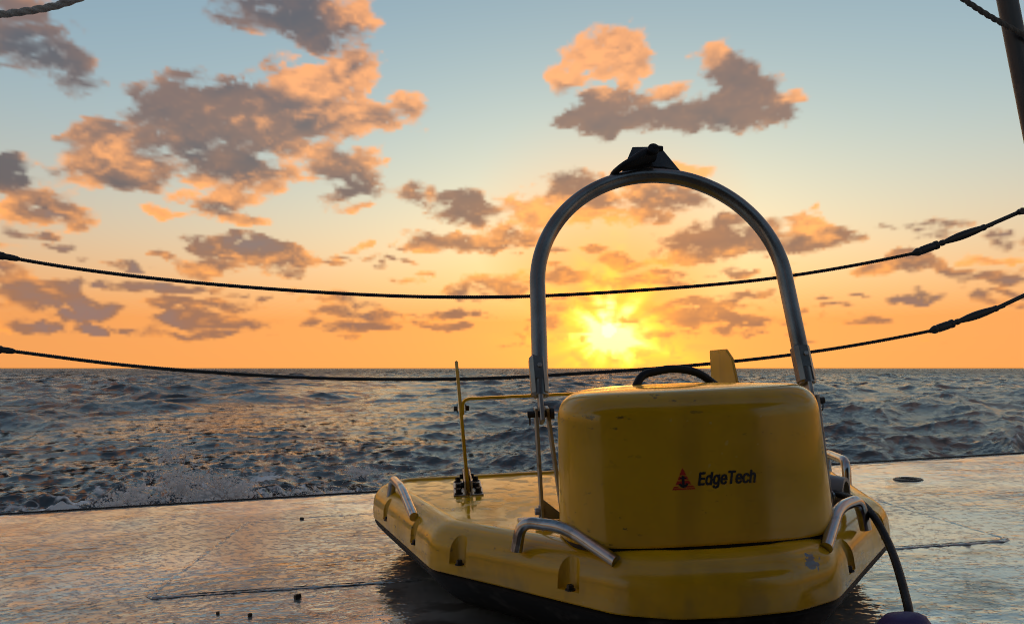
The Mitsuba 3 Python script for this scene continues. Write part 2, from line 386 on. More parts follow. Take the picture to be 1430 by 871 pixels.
def yellow(p, n, uv):
    base = mix((0.66, 0.375, 0.004), (0.57, 0.315, 0.005), fbm(p.x * 5, p.y * 5, p.z * 5, 3))
    scuff = smoothstep(0.66, 0.76, fbm(p.x * 55, p.y * 40, p.z * 90, 4)) * smoothstep(0.45, 0.62, fbm(p.x * 5 + 9, p.y * 5, p.z * 7, 3))
    scratch = smoothstep(0.80, 0.86, fbm(p.x * 16 + p.z * 70, p.y * 20, p.z * 26 - p.x * 60, 2)) * smoothstep(0.5, 0.6, fbm(p.x * 6, p.y * 6, p.z * 6 + 4, 2))
    grime = smoothstep(0.50, 0.80, fbm(p.x * 14, p.y * 14, p.z * 2.5, 4))
    base = mix(base, (0.36, 0.19, 0.012), grime * 0.45)
    base = mix(mix(base, (0.10, 0.075, 0.03), scuff * 0.75), (0.58, 0.42, 0.12), scratch * 0.6)
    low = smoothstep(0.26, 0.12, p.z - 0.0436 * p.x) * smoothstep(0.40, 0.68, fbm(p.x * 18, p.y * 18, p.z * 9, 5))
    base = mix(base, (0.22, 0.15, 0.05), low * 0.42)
    dx, dy, dz = p.x - float(CHIP[0]), p.y - float(CHIP[1]), p.z - float(CHIP[2])
    r = dr.sqrt(dx * dx + dy * dy * 0.4 + dz * dz * 1.8) + (fbm(p.x * 80, p.y * 80, p.z * 80, 4) - 0.5) * 0.034
    return mix(base, (0.16, 0.17, 0.19), smoothstep(0.0185, 0.0165, r))


def yellow_rough(p, n, uv):
    return 0.10 + 0.20 * smoothstep(0.45, 0.75, fbm(p.x * 9, p.y * 9, p.z * 14, 4))


def paint_relief(p, n, uv):
    return fbm(p.x * 12, p.y * 12, p.z * 12, 2) + 0.12 * fbm(p.x * 90, p.y * 90, p.z * 90, 2)


plain('paint_yellow', proc(yellow), proc(yellow_rough), spec=0.5, coat=0.8, coat_gloss=0.975, bump=paint_relief, scale=0.0005)


def wet_relief(p, n, uv):
    beads = smoothstep(0.56, 0.62, fbm(p.x * 26, p.y * 26, 0, 4))
    return 0.55 * beads + 0.35 * fbm(p.x * 9, p.y * 9, 3, 3) + 0.10 * fbm(p.x * 70, p.y * 70, 0, 2)


def wet_rough(p, n, uv):
    return 0.08 + 0.25 * smoothstep(0.52, 0.60, fbm(p.x * 26, p.y * 26, 0, 4))


plain('paint_wet', proc(yellow), proc(wet_rough), spec=0.7, coat=1.0, coat_gloss=0.96, bump=wet_relief, scale=0.0012)
plain('hull_black', proc(lambda p, n, uv: mix((0.006, 0.006, 0.006), (0.030, 0.028, 0.026), smoothstep(0.55, 0.85, fbm(p.x * 30, p.y * 30, p.z * 30, 4)))), 0.6, spec=0.2)


def worn_steel(p, n, uv):
    return mix((0.27, 0.26, 0.25), (0.14, 0.125, 0.11), 0.6 * smoothstep(0.35, 0.75, fbm(p.x * 14, p.y * 14, p.z * 9, 4)))


plain('steel_tube', proc(worn_steel), proc(lambda p, n, uv: 0.20 + 0.20 * fbm(p.x * 35, p.y * 35, p.z * 35, 3)), metal=0.9)
plain('steel_bar', proc(lambda p, n, uv: mix((0.42, 0.41, 0.40), (0.22, 0.17, 0.12), smoothstep(0.5, 0.75, fbm(p.x * 40, p.y * 40, p.z * 40, 4)))), 0.38, metal=0.8)
plain('chrome', proc(lambda p, n, uv: mix((0.48, 0.47, 0.47), (0.30, 0.28, 0.27), smoothstep(0.5, 0.7, fbm(p.x * 45, p.y * 45, p.z * 45, 4)))), 0.14, metal=1.0,
      bump=lambda p, n, uv: fbm(p.x * 60, p.y * 60, p.z * 60, 2), scale=0.0004)
plain('dark_steel', proc(lambda p, n, uv: mix((0.030, 0.028, 0.027), (0.07, 0.05, 0.035), smoothstep(0.55, 0.7, fbm(p.x * 60, p.y * 60, p.z * 60, 3)))), 0.5, metal=0.3)
plain('wire_steel', (0.035, 0.034, 0.034), 0.42, metal=0.5)
plain('black_rubber', (0.008, 0.008, 0.009), 0.5, spec=0.3)
plain('grey_plastic', (0.20, 0.20, 0.205), 0.42)
plain('rope_white', proc(lambda p, n, uv: mix((0.46, 0.43, 0.40), (0.24, 0.22, 0.20), fbm(p.x * 60, p.y * 60, p.z * 60, 3))), 0.9, spec=0.2)
plain('rope_grey', (0.12, 0.11, 0.10), 0.85, spec=0.2)
plain('purple_rubber', proc(lambda p, n, uv: mix((0.040, 0.026, 0.13), (0.060, 0.040, 0.17), fbm(p.x * 30, p.y * 30, p.z * 30, 3))), 0.55)
plain('decal_red', (0.42, 0.020, 0.012), 0.35)
plain('decal_navy', (0.008, 0.010, 0.020), 0.35)
plain('fin_yellow', proc(yellow), 0.20, spec=0.6)
plain('ship_paint', (0.055, 0.058, 0.062), 0.5)
plain('mast_paint', proc(lambda p, n, uv: mix((0.055, 0.055, 0.06), (0.11, 0.10, 0.09), smoothstep(0.5, 0.7, fbm(p.x * 14, p.y * 14, p.z * 8, 4)))), 0.42, metal=0.4)


def deck_colour(p, n, uv):
    c = mix((0.46, 0.46, 0.43), (0.72, 0.72, 0.68), smoothstep(0.35, 0.62, fbm(p.x * 1.6, p.y * 2.4, 0, 5)))
    rust = smoothstep(0.60, 0.72, fbm(p.x * 5 + 7, p.y * 7, 0, 5))
    return mix(mix(c, (0.14, 0.12, 0.10), rust * 0.7), c * 0.6, 0.5 * (1 - deck_film(p)))


def deck_film(p):
    """Where a film of water lies: low broad pools with torn edges."""
    return smoothstep(0.38, 0.50, fbm(p.x * 1.1 + 4.3, p.y * 2.0 + 1.0, 0, 6) + 0.03 * noise(p.x * 40, p.y * 40))


def deck_rough(p, n, uv):
    return mi.Float(0.105 - 0.08 * deck_film(p) + 0.10 * smoothstep(0.62, 0.7, fbm(p.x * 34, p.y * 34, 5, 3)))


def deck_relief(p, n, uv):
    w = 1 - 0.55 * deck_film(p)
    ripple = fbm(p.x * 16 + 3 * noise(p.x * 2, p.y * 2), p.y * 26, 0, 4)
    grit = smoothstep(0.60, 0.72, fbm(p.x * 60, p.y * 85, 7, 3))
    return 1.25 * ripple * (0.30 + 0.70 * w) * (0.25 + 1.2 * smoothstep(0.3, 0.7, fbm(p.x * 1.9 + 8, p.y * 2.9, 1, 3))) + 0.45 * grit * w + 3.0 * fbm(p.x * 1.7, p.y * 2.3, 9, 2)


plain('deck_wet', proc(deck_colour), proc(deck_rough), spec=1.0, metal=0.7, coat=1.0, coat_gloss=0.97, bump=deck_relief, scale=0.003, eps=2e-3)


# ---------------------------------------------------------------- the sea: wind waves from a directional spectrum, one sheet to the horizon
SEA = -0.80


def waves(L, N, lo, hi, height, wind, seed, power=3.6):
    """Height and sideways shift of a periodic patch of sea, L metres wide."""
    g = np.random.default_rng(seed)
    k = 2 * np.pi * np.fft.fftfreq(N, L / N)
    kx, ky = np.meshgrid(k, k, indexing='ij')
    kk = np.hypot(kx, ky) + 1e-9
    lam = 2 * np.pi / kk
    c = (kx * wind[0] + ky * wind[1]) / kk
    spread = np.where(c > 0, np.abs(c) ** 2.2, 0.12 * np.abs(c) ** 2) + 0.03
    amp = kk ** (-power / 2.0) * np.sqrt(spread) * np.exp(-(lam / hi) ** 4) * np.exp(-(lo / lam) ** 4)
    h = amp * (g.normal(size=kk.shape) + 1j * g.normal(size=kk.shape))
    z = np.real(np.fft.ifft2(h))
    s = height / z.std()
    shift = [np.real(np.fft.ifft2(1j * q / kk * h)) * s for q in (kx, ky)]
    return z * s, shift[0], shift[1]


def tile(a, L, x, y):
    N = len(a)
    u, v = x / L * N, y / L * N
    i, j = np.floor(u).astype(int), np.floor(v).astype(int)
    a_, b_ = u - i, v - j
    i0, i1, j0, j1 = i % N, (i + 1) % N, j % N, (j + 1) % N
    return (a[i0, j0] * (1 - a_) + a[i1, j0] * a_) * (1 - b_) + (a[i0, j1] * (1 - a_) + a[i1, j1] * a_) * b_


def sea_mesh():
    wind = np.array([0.42, -0.91])
    big = waves(97.0, 1024, 0.55, 17.0, 0.165, wind, 3, 3.5)
    small = waves(13.7, 512, 0.08, 0.9, 0.015, wind, 4, 3.0)
    az = np.concatenate([np.linspace(-42, 42, 1060), np.linspace(44, 316, 130)[1:-1]])
    r = np.concatenate([np.geomspace(3.2, 120, 560), np.geomspace(121, 1100, 280), np.geomspace(1150, 15000, 40)])
    A, R = np.meshgrid(np.radians(az), r, indexing='xy')
    x, y = R * np.sin(A), R * np.cos(A)
    # the ship's wake lies smoother, with short confused ripples
    wx = x + 3.6 + 0.13 * y
    wake = np.exp(-(wx / (4.2 + 0.055 * np.maximum(y, 0))) ** 4) * (y > 0) * np.exp(-np.maximum(y - 4, 0) / 140.0)
    nb = meshkit.noise(np.stack([x / 9, y / 5, 0 * x], -1), 5)
    wake = wake * (0.45 + 0.65 * nb)
    fade = np.exp(-(R / 900.0) ** 2)
    near = np.clip((R - 2) / 12, 0, 1)
    kb, ks = (0.75 + 0.25 * near) * (1 - 0.85 * wake) * fade, np.exp(-R / 80.0) * (1 - 0.45 * wake + 1.6 * wake * np.exp(-np.maximum(y - 5, 0) / 8.0))
    z = kb * tile(big[0], 97.0, x, y) + ks * tile(small[0], 13.7, x, y)
    dx = kb * tile(big[1], 97.0, x, y) * 0.95 + ks * tile(small[1], 13.7, x, y) * 0.9
    dy = kb * tile(big[2], 97.0, x, y) * 0.95 + ks * tile(small[2], 13.7, x, y) * 0.9
    # the churn thrown up close under the stern
    churn = np.exp(-((y - 7.6) / 1.2) ** 2) * np.exp(-((x + 2.3) / 2.6) ** 2)
    rough = np.abs(meshkit.fbm(np.stack([x * 1.9, y * 1.9, 0 * x], -1), 5, 9) - 0.5)
    z = z + churn * (0.06 + 1.3 * rough * near)
    v = np.stack([x + dx * near, y + dy * near, SEA + z], -1)
    n = len(az)
    i, j = np.meshgrid(np.arange(len(r) - 1), np.arange(n), indexing='ij')
    q = np.stack([i * n + j, i * n + (j + 1) % n, (i + 1) * n + (j + 1) % n, (i + 1) * n + j], -1).reshape(-1, 4)
    f = np.vstack([q[:, [0, 1, 2]], q[:, [0, 2, 3]]])
    # patches of the same sheet under the ship
    c = len(r) * n
    v = np.vstack([v.reshape(-1, 3), [[0, 0, SEA]]])
    jj = np.arange(n)
    return v, np.vstack([f, np.stack([np.full(n, c), jj, (jj + 1) % n], 1)])


def foam_mask(p):
    streak = fbm(p.x * 1.3, p.y * 0.9, 0, 5)
    lace = 1 - dr.abs(2 * fbm(p.x * 3.1 + 2 * streak, p.y * 3.1, 4, 4) - 1)
    wake = dr.exp(-dr.square((p.x + 2.0) / 3.8)) * dr.exp(-dr.maximum(p.y - 6.5, 0) / 5.5)
    right = dr.exp(-dr.square((p.x - 3.4) / 1.8)) * dr.exp(-dr.maximum(p.y - 6.5, 0) / 2.5) * 0.8
    crest = smoothstep(SEA + 0.26, SEA + 0.44, p.z) * 0.30
    cover = dr.maximum(dr.maximum(wake, right), crest)
    return smoothstep(0.88, 0.99, lace * 0.62 + streak * 0.42 + 0.40 * cover - 0.10) * dr.minimum(1, cover * 2.5)


def sea_relief(p, n, uv):
    d = dr.sqrt(p.x * p.x + p.y * p.y)
    return (fbm(p.x * 7, p.y * 9, 0, 4) + 0.25 * fbm(p.x * 31, p.y * 40, 2, 3)) * (0.25 + 0.75 * dr.exp(-d / 90.0)) * (1 - 0.75 * dr.exp(-dr.square(dr.square((p.x + 3.6 + 0.13 * p.y) / (4.2 + 0.055 * dr.abs(p.y))))))


scene['sea_water'] = two({'type': 'bumpmap', 'scale': 0.019, 'arbitrary': proc(sea_relief, 4e-3), 'bsdf': {
    'type': 'principled', 'base_color': proc(lambda p, n, uv: mix((0.033, 0.033, 0.032), (0.62, 0.62, 0.62), foam_mask(p))),
    'roughness': proc(lambda p, n, uv: 0.13 + 0.22 * smoothstep(15, 260, dr.sqrt(p.x * p.x + p.y * p.y)) + 0.45 * foam_mask(p)), 'specular': 0.5}})
put('sea', sea_mesh(), 'sea_water', None, True, 'dark choppy sea with a smoother wake reaching back to the horizon', kind='structure')

# spray and foam flying up where the wake boils under the stern
drops = []
base = trimesh.Trimesh([(1, 0, 0), (-1, 0, 0), (0, 1, 0), (0, -1, 0), (0, 0, 1), (0, 0, -1)], [(0, 2, 4), (2, 1, 4), (1, 3, 4), (3, 0, 4), (2, 0, 5), (1, 2, 5), (3, 1, 5), (0, 3, 5)], process=False)
lump = trimesh.creation.icosphere(1, 1.0)
clumps = [(-3.0, 7.25, 0.22, 0.24, 7), (-2.75, 7.3, 0.16, 0.13, 4), (-2.2, 7.35, 0.22, 0.10, 4), (-1.55, 7.5, 0.30, 0.13, 5), (-0.95, 7.7, 0.26, 0.11, 5), (-0.35, 7.9, 0.26, 0.12, 4), (0.2, 8.3, 0.3, 0.08, 3), (-3.7, 7.2, 0.2, 0.07, 2), (3.2, 8.9, 0.25, 0.07, 2), (2.4, 8.8, 0.25, 0.06, 2), (-2.0, 9.6, 0.3, 0.07, 2)]
for cx, cy, sx, hz, knots in clumps:
    for _ in range(knots * 2):
        kx, ky, kz = cx + rng.normal() * sx, cy + rng.normal() * 0.22, SEA + 0.05 + abs(rng.normal()) * hz
        for _ in range(int(rng.uniform(16, 34))):
            o = rng.normal(size=3) * [0.11, 0.08, 0.030]
            r3 = rng.uniform(0.006, 0.020) * rng.uniform(0.5, 1.3, 3)
            w = lump.vertices * (0.75 + 0.5 * rng.random((len(lump.vertices), 1))) * r3
            drops.append((w + [kx + o[0], ky + o[1], kz + o[2]], lump.faces))
        for _ in range(int(rng.uniform(120, 420) * (1.5 if cx < -2.5 else 1.0))):
            px, py, pz = rng.normal(size=3) * [0.085, 0.07, 0.035] * rng.uniform(0.5, 1.4)
            s = rng.uniform(0.0020, 0.0062) * (1.3 if cx < -2.5 else 1.0)
            drops.append((base.vertices * s * rng.uniform(0.6, 1.5, 3) + [kx + px, ky + py, kz + pz + 1.1 * abs(px) * abs(rng.normal()) * hz * 3], base.faces))
scene['foam_white'] = {'type': 'principledthin', 'base_color': {'type': 'rgb', 'value': [0.85, 0.85, 0.85]}, 'roughness': 0.4, 'diff_trans': 1.1}
put('spray', join(*drops), 'foam_white', None, True, 'white spray and foam boiling up in the wake beyond the deck edge', 'spray', kind='stuff')


# ---------------------------------------------------------------- the ship: a wet steel deck ending at the stern
EDGE = np.radians(6.2)


def stern(x):
    """Where the deck ends, astern of the camera."""
    return 4.09 + x * math.tan(EDGE)


def deck_mesh():
    out = [(-3.9, -6.0), (3.9, -6.0), (3.9, stern(3.9) - 0.15), (3.75, stern(3.75)), (-3.75, stern(-3.75)), (-3.9, stern(-3.9) - 0.15)]
    top = m3.CrossSection([np.array(out)])
    lid = top.offset(-0.02, m3.JoinType.Round, circular_segments=32).extrude(0.02).translate([0, 0, -0.02])
    mid = top.offset(-0.006, m3.JoinType.Round, circular_segments=32).extrude(0.02).translate([0, 0, -0.026])
    low = top.extrude(1.6).translate([0, 0, -1.635])
    return lid + mid + low


put('deck', deck_mesh(), 'deck_wet', smooth=30, label='wet brown steel deck of a ship, shining with the sunset', kind='structure')
put('deck__edge_trim', tube(np.array([(x, stern(x) - 0.012, 0.001) for x in np.linspace(-3.7, 3.7, 40)]), 0.0065, 10), 'dark_steel')
# the flush hatch that the towed body stands across
ca, sa = math.cos(math.radians(4.9)), math.sin(math.radians(4.9))
H_ = np.array([[ca, -sa], [sa, ca]])


def hatch(v):
    v = np.array(v, float)
    v[:, :2] = v[:, :2] @ H_.T + [0.235, 2.345]
    return aboard(v)


lid = m3.CrossSection([np.array([(-1.275, 0), (1.275, 0), (1.275, 1.05), (-1.275, 1.05)])]).offset(0.03, m3.JoinType.Round, circular_segments=32)
put('deck_hatch', lid.offset(-0.005, m3.JoinType.Round, circular_segments=32).extrude(0.004) + lid.extrude(0.002), 'deck_wet', hatch, 30, 'flush rectangular steel hatch cover in the wet deck under the yellow body', 'hatch cover')
weld = np.array(lid.offset(0.006, m3.JoinType.Round, circular_segments=24).to_polygons()[0])
weld = np.vstack([weld, weld[:1]])
dense = np.vstack([np.linspace(a, b, max(2, int(np.linalg.norm(b - a) / 0.012)), endpoint=False) for a, b in zip(weld[:-1], weld[1:])])
wob = (meshkit.noise(np.column_stack([dense * 25, np.zeros(len(dense))]), 3) - 0.5)
fine_w = meshkit.fbm(np.column_stack([dense * 70, np.zeros(len(dense))]), 3, 8) - 0.5
sv, sf = tube(np.column_stack([dense, np.zeros(len(dense))]), np.clip(0.010 + 0.012 * wob + 0.014 * fine_w, 0.002, 0.03), 8)
sv[:, 2] = 0.001 + sv[:, 2] * 0.30 + 0.003 * (meshkit.noise(sv * [140, 140, 0], 6) - 0.4)
put('deck_hatch__seam', (sv, sf), 'deck_wet', hatch)
# pieces of grit and nuts lying about
for k, (x, y, r) in enumerate(((-0.62, 2.13, 0.0105), (-0.705, 1.99, 0.006), (-0.80, 2.02, 0.005), (-0.88, 1.94, 0.004), (-0.93, 3.30, 0.010))):
    nut = m3.Manifold.cylinder(r * 1.1, r, r * 0.93, 6) - m3.Manifold.cylinder(r * 3, r * 0.5, r * 0.5, 14).translate([0, 0, -r])
    put('steel_nut', moved(nut, frame_to([x, y, 0.001], [0.1 * (k - 2), 0.05, 1])), 'dark_steel', aboard, 30,
        ['largest loose nut on the wet deck, left of the yellow body', 'small dark nut on the deck just below the largest nut', 'small dark nut on the deck left of the two right-hand nuts',
         'tiniest dark nut on the deck, leftmost of those near the hatch edge', 'dark nut on the deck close to the stern edge, left of the chrome grab handle'][k], 'nut', 'loose nuts on the deck')


def socket(x, y):
    ring = m3.Manifold.revolve(m3.CrossSection([np.array([(0.038, 0), (0.066, 0), (0.063, 0.004), (0.058, 0.006), (0.043, 0.006), (0.038, 0.004)])]), 40)
    return ring.translate([x, y, 0.0])


for k, (x, y) in enumerate(((1.86, 3.66),)):
    key = put('deck_socket', socket(x, y), 'dark_steel', aboard, 35, 'round flush lashing socket in the wet deck near the stern edge at right', 'deck fitting')
    put(key + '__cross_bar', block(x - 0.038, x + 0.038, y - 0.007, y + 0.007, 0.001, 0.005), 'dark_steel')

# the house that stands forward of this deck, behind the camera
put('deckhouse', block(-3.9, 3.9, -6.6, -3.2, -0.05, 4.2, 0.02) + block(-3.9, 3.9, -3.3, -0.45, 2.75, 2.85, 0.02), 'ship_paint', label='grey deckhouse of the ship standing forward of the work deck', category='deckhouse')


# ---------------------------------------------------------------- the towed sonar body
tow = 'towed_body'
tell(tow, 'glossy yellow towed sonar body with a tubular steel bail arch, sitting on the wet deck', 'towed sonar')
HALF = [(0, -0.004), (0.12, 0.006), (0.225, 0.058), (0.42, 0.29), (0.595, 0.495), (0.815, 1.26), (0.76, 1.42)]
OUT = rounded(HALF + [(-s, t) for s, t in HALF[:0:-1]], 0.125)


def spline_outline(half):
    from scipy.interpolate import CubicSpline
    p = np.array(half + [(-s, t) for s, t in half[:0:-1]] + [half[0]], float)
    u = np.concatenate([[0], np.cumsum(np.sqrt(np.linalg.norm(np.diff(p, axis=0), axis=1)))])
    return sg.Polygon(CubicSpline(u, p, bc_type='periodic')(np.linspace(0, u[-1], 400, endpoint=False)))


def ring(d, z, poly=None, n=320):
    q = (OUT if poly is None else poly).buffer(-d, quad_segs=24)
    return np.column_stack([resample(q, n), np.full(n, z)])


def outward(s, t):
    """The point of the hull's outline nearest to (s, t) and the direction out of it."""
    ext = OUT.exterior
    k = ext.project(sg.Point(s, t))
    a, b, c = (np.array(ext.interpolate((k + e) % ext.length).coords[0]) for e in (-0.004, 0, 0.004))
    d = c - a
    nrm = np.array([d[1], -d[0]]) / np.linalg.norm(d)
    if OUT.contains(sg.Point(*(b + nrm * 0.01))):
        nrm = -nrm
    return b, nrm


RIM = 0.230
prof = [(0.004, 0.1175), (0.001, 0.121), (0.0, 0.145), (0.002, 0.160)]
prof += [(0.002 + 0.070 * (1 - math.cos(a)), 0.160 + 0.070 * math.sin(a)) for a in np.linspace(0.1, math.pi / 2, 10)]
prof += [(0.080, RIM), (0.085, RIM - 0.003), (0.0875, 0.2205)]
shell = manifold(loft([ring(d, z) for d, z in prof]))
POCKETS = [(-0.80, 1.02), (-0.69, 0.66), (-0.525, 0.42), (-0.30, 0.155), (0.30, 0.155), (0.525, 0.42), (0.66, 0.62), (0.80, 1.02)]
seats = []
for s, t in POCKETS:
    b, nrm = outward(s, t)
    c = b + nrm * 0.006
    shell = shell - m3.Manifold.cylinder(0.3, 0.030, 0.033, 40).translate([c[0], c[1], 0.144])
    seats.append((b, nrm))
put(tow + '__hull_upper', shell, 'paint_yellow', body, 30, 'glossy yellow upper shell with scooped bolt pockets')
lowp = [(0.150, 0.0), (0.118, 0.005), (0.088, 0.019), (0.060, 0.040), (0.034, 0.066), (0.014, 0.090), (0.007, 0.102), (0.005, 0.1085), (0.011, 0.1150), (0.03, 0.1155)]
put(tow + '__hull_lower', loft([ring(d, z) for d, z in lowp]), 'hull_black', body, 40, 'black lower shell, scuffed and resting on the deck')
put(tow + '__top_deck', loft([ring(0.088, 0.2185), ring(0.088, 0.2225)]), 'paint_wet', body, 30, 'flat wet yellow top reflecting the orange sky')
for k, (b, nrm) in enumerate(seats):
    p = b - nrm * 0.007
    put(tow + '__bolt', bolt([p[0], p[1], 0.1445], [0, 0, 1], 0.0075, 0.011), 'dark_steel', body)
# the hump
HUMP = [(0, 0.088), (0.155, 0.097), (0.252, 0.137), (0.297, 0.222), (0.284, 0.36), (0.195, 0.61), (0.10, 0.665)]
HP = spline_outline(HUMP)
H0, H1, FIL = 0.2335, 0.545, 0.062


def hump_inset(z):
    d = 0.056 * (z - H0)
    if z > H1 - FIL:
        q = (z - H1 + FIL) / FIL
        d += FIL * (1 - max(1 - q ** 2.4, 0) ** (1 / 2.4))
    return d


def hump_ring(z, extra=0.0, only=False):
    r = ring(extra if only else hump_inset(z) + extra, z, HP)
    r[:, 0] -= 0.030 * (z - H0)                            # the moulding stands a touch askew
    return r


zs = [H0, H0 + 0.006, 0.27, 0.32, 0.38, 0.44, H1 - FIL] + [H1 - FIL + FIL * math.sin(a) for a in np.linspace(0.12, math.pi / 2 - 0.06, 11)]
rings = [hump_ring(z, 0.003 if k == 0 else 0) for k, z in enumerate(zs)]
base_d = hump_inset(zs[-1])
for q in (0.012, 0.03, 0.06, 0.10):
    rings.append(hump_ring(H1 + 0.004 * math.sin(min(1, q / 0.1) * math.pi / 2), base_d + q, True))
put(tow + '__hump', loft(rings), 'paint_yellow', body, 50, 'tall yellow hump with rounded edges and a plain front face')
put(tow + '__hump__gasket', loft([ring(0.006, 0.2232, HP), ring(0.006, 0.2345, HP)]), 'black_rubber', body)


def on_front(a, z):
    """The point of the hump's front face at s = a and height z."""
    r = hump_ring(z)
    r = r[r[:, 1] < 0.25]
    o = np.argsort(r[:, 0])
    return np.interp(a, r[o, 0], r[o, 1])


def decal(mesh, s0, z0):
    """Lays a thin flat mesh (x right, y up, z out) on the hump's front face."""
    v, f = arr(mesh)
    v, f = trimesh.remesh.subdivide_to_size(v, f, 0.02) if np.ptp(v[:, 0]) > 0.03 else (v, f)
    w = v.copy()
    levels = {}
    for k in range(len(v)):
        z = round(z0 + v[k, 1], 4)
        if z not in levels:
            r = hump_ring(z)
            r = r[r[:, 1] < 0.25]
            levels[z] = r[np.argsort(r[:, 0])]
        r = levels[z]
        w[k] = [s0 + v[k, 0], np.interp(s0 + v[k, 0], r[:, 0], r[:, 1]) - 0.0004 - v[k, 2], z]
    return w, f[:, ::-1] if False else f


def slab(poly, depth=0.0006):
    return trimesh.creation.extrude_polygon(sg.Polygon(poly), depth, engine='earcut')


txt = meshkit.text_mesh('EdgeTech', 0.0245, 0.0006, bold=True)
tv, tf = np.array(txt.vertices), np.array(txt.faces)
tv[:, 0] *= 0.118 / np.ptp(tv[:, 0])
tv[:, 0] += 0.17 * tv[:, 1]
tv, tf = join((tv - [0.00055, 0, 0], tf), (tv + [0.00055, 0, 0.0001], tf), (tv + [0, 0.0004, 0.0002], tf))
put(tow + '__lettering', decal((tv, tf), -0.042, 0.3545), 'decal_navy', body, False, 'dark blue slanted lettering on the front of the hump')
tri = [slab([(0.0160, 0.0285), (0.0300, 0.0285), (0.0230, 0.0430)]), slab([(0.0120, 0.0195), (0.0340, 0.0195), (0.0305, 0.0265), (0.0155, 0.0265)]),
       slab([(0.0075, 0.0100), (0.0385, 0.0100), (0.0350, 0.0172), (0.0110, 0.0172)]), slab([(0.002, 0.0035), (0.014, 0.0035), (0.012, 0.0065), (0.004, 0.0065)]),
       slab([(0.018, 0.0045), (0.046, 0.0040), (0.042, 0.0072), (0.019, 0.0072)]), slab([(0.0, 0.0), (0.047, 0.0), (0.0455, 0.0024), (0.0015, 0.0024)])]
put(tow + '__emblem', decal(join(*tri), -0.093, 0.3475), 'decal_red', body, False, 'red triangle emblem with a dark anchor')
anc = [slab([(0.0205, 0.006), (0.0255, 0.006), (0.0255, 0.0270), (0.0205, 0.0270)]), slab([(0.0165, 0.0215), (0.0300, 0.0215), (0.0300, 0.0240), (0.0165, 0.0240)]),
       slab([(0.0232 + r * math.cos(a), 0.0135 + r * math.sin(a)) for r, aa in ((0.0098, np.linspace(math.pi * 1.05, math.pi * 1.95, 12)), (0.0052, np.linspace(math.pi * 1.95, math.pi * 1.05, 12))) for a in aa])]
av, af = join(*anc)
av[:, 2] += 0.0006
put(tow + '__emblem__anchor', decal((av, af), -0.093, 0.3475), 'decal_navy', body, False)
# handle on the hump's top
hl = bend([(-0.062, 0.50, 0.540), (-0.040, 0.515, 0.574), (0.048, 0.535, 0.588), (0.122, 0.55, 0.573), (0.170, 0.56, 0.535)], 0.06, 9)
put(tow + '__carry_handle', tube(hl, 0.0105, 14), 'black_rubber', body, 40, 'low black arched handle on top of the hump')
# chrome grab handles on the rim
GRIPS = [[(-0.398, 0.262, 0.205), (-0.385, 0.262, 0.2690), (-0.30, 0.195, 0.267), (-0.215, 0.085, 0.215)],
         [(0.398, 0.262, 0.205), (0.385, 0.262, 0.2745), (0.30, 0.195, 0.272), (0.215, 0.085, 0.215)],
         [(-0.735, 1.10, 0.205), (-0.722, 1.075, 0.268), (-0.685, 0.90, 0.266), (-0.640, 0.70, 0.212)],
         [(0.70, 1.03, 0.205), (0.69, 1.02, 0.283), (0.650, 0.815, 0.283), (0.642, 0.80, 0.205)]]
NOTE = ['polished grab handle on the left of the front rim', 'polished grab handle on the right of the front rim, above the black cable', 'polished grab handle on the left side near the tail', 'polished grab handle on the right side near the tail']
for g, note in zip(GRIPS, NOTE):
    put(tow + '__grab_handle', tube(bend(g, 0.045, 9), 0.0130, 18), 'chrome', body, 40, note)
# cable fairing on the starboard side
fair = lathe([(0.020, 0), (0.060, 0.03), (0.064, 0.25), (0.052, 0.75), (0.044, 1.0), (0.034, 1.0), (0.032, 0.80), (0.0, 0.79)], (0.30, 0.62, 0.243), (0.468, 0.475, 0.246), 28)
put(tow + '__cable_fairing', fair, 'grey_plastic', body, 35, 'grey cone where the cable leaves the body')
# the bail arch, hinged on both sides of the hump and laid back
PV, PT, PZ, LEAN = 0.336, 0.43, 0.492, math.radians(20)
AX = 0.026                                             # the arch sits a little to the right


def arch_pt(s, h, off=0.0):
    return np.array([s + AX + 0.018 * max(h, 0) / 0.66, PT + h * math.sin(LEAN) + off * math.cos(LEAN), PZ + h * math.cos(LEAN) - off * math.sin(LEAN)])


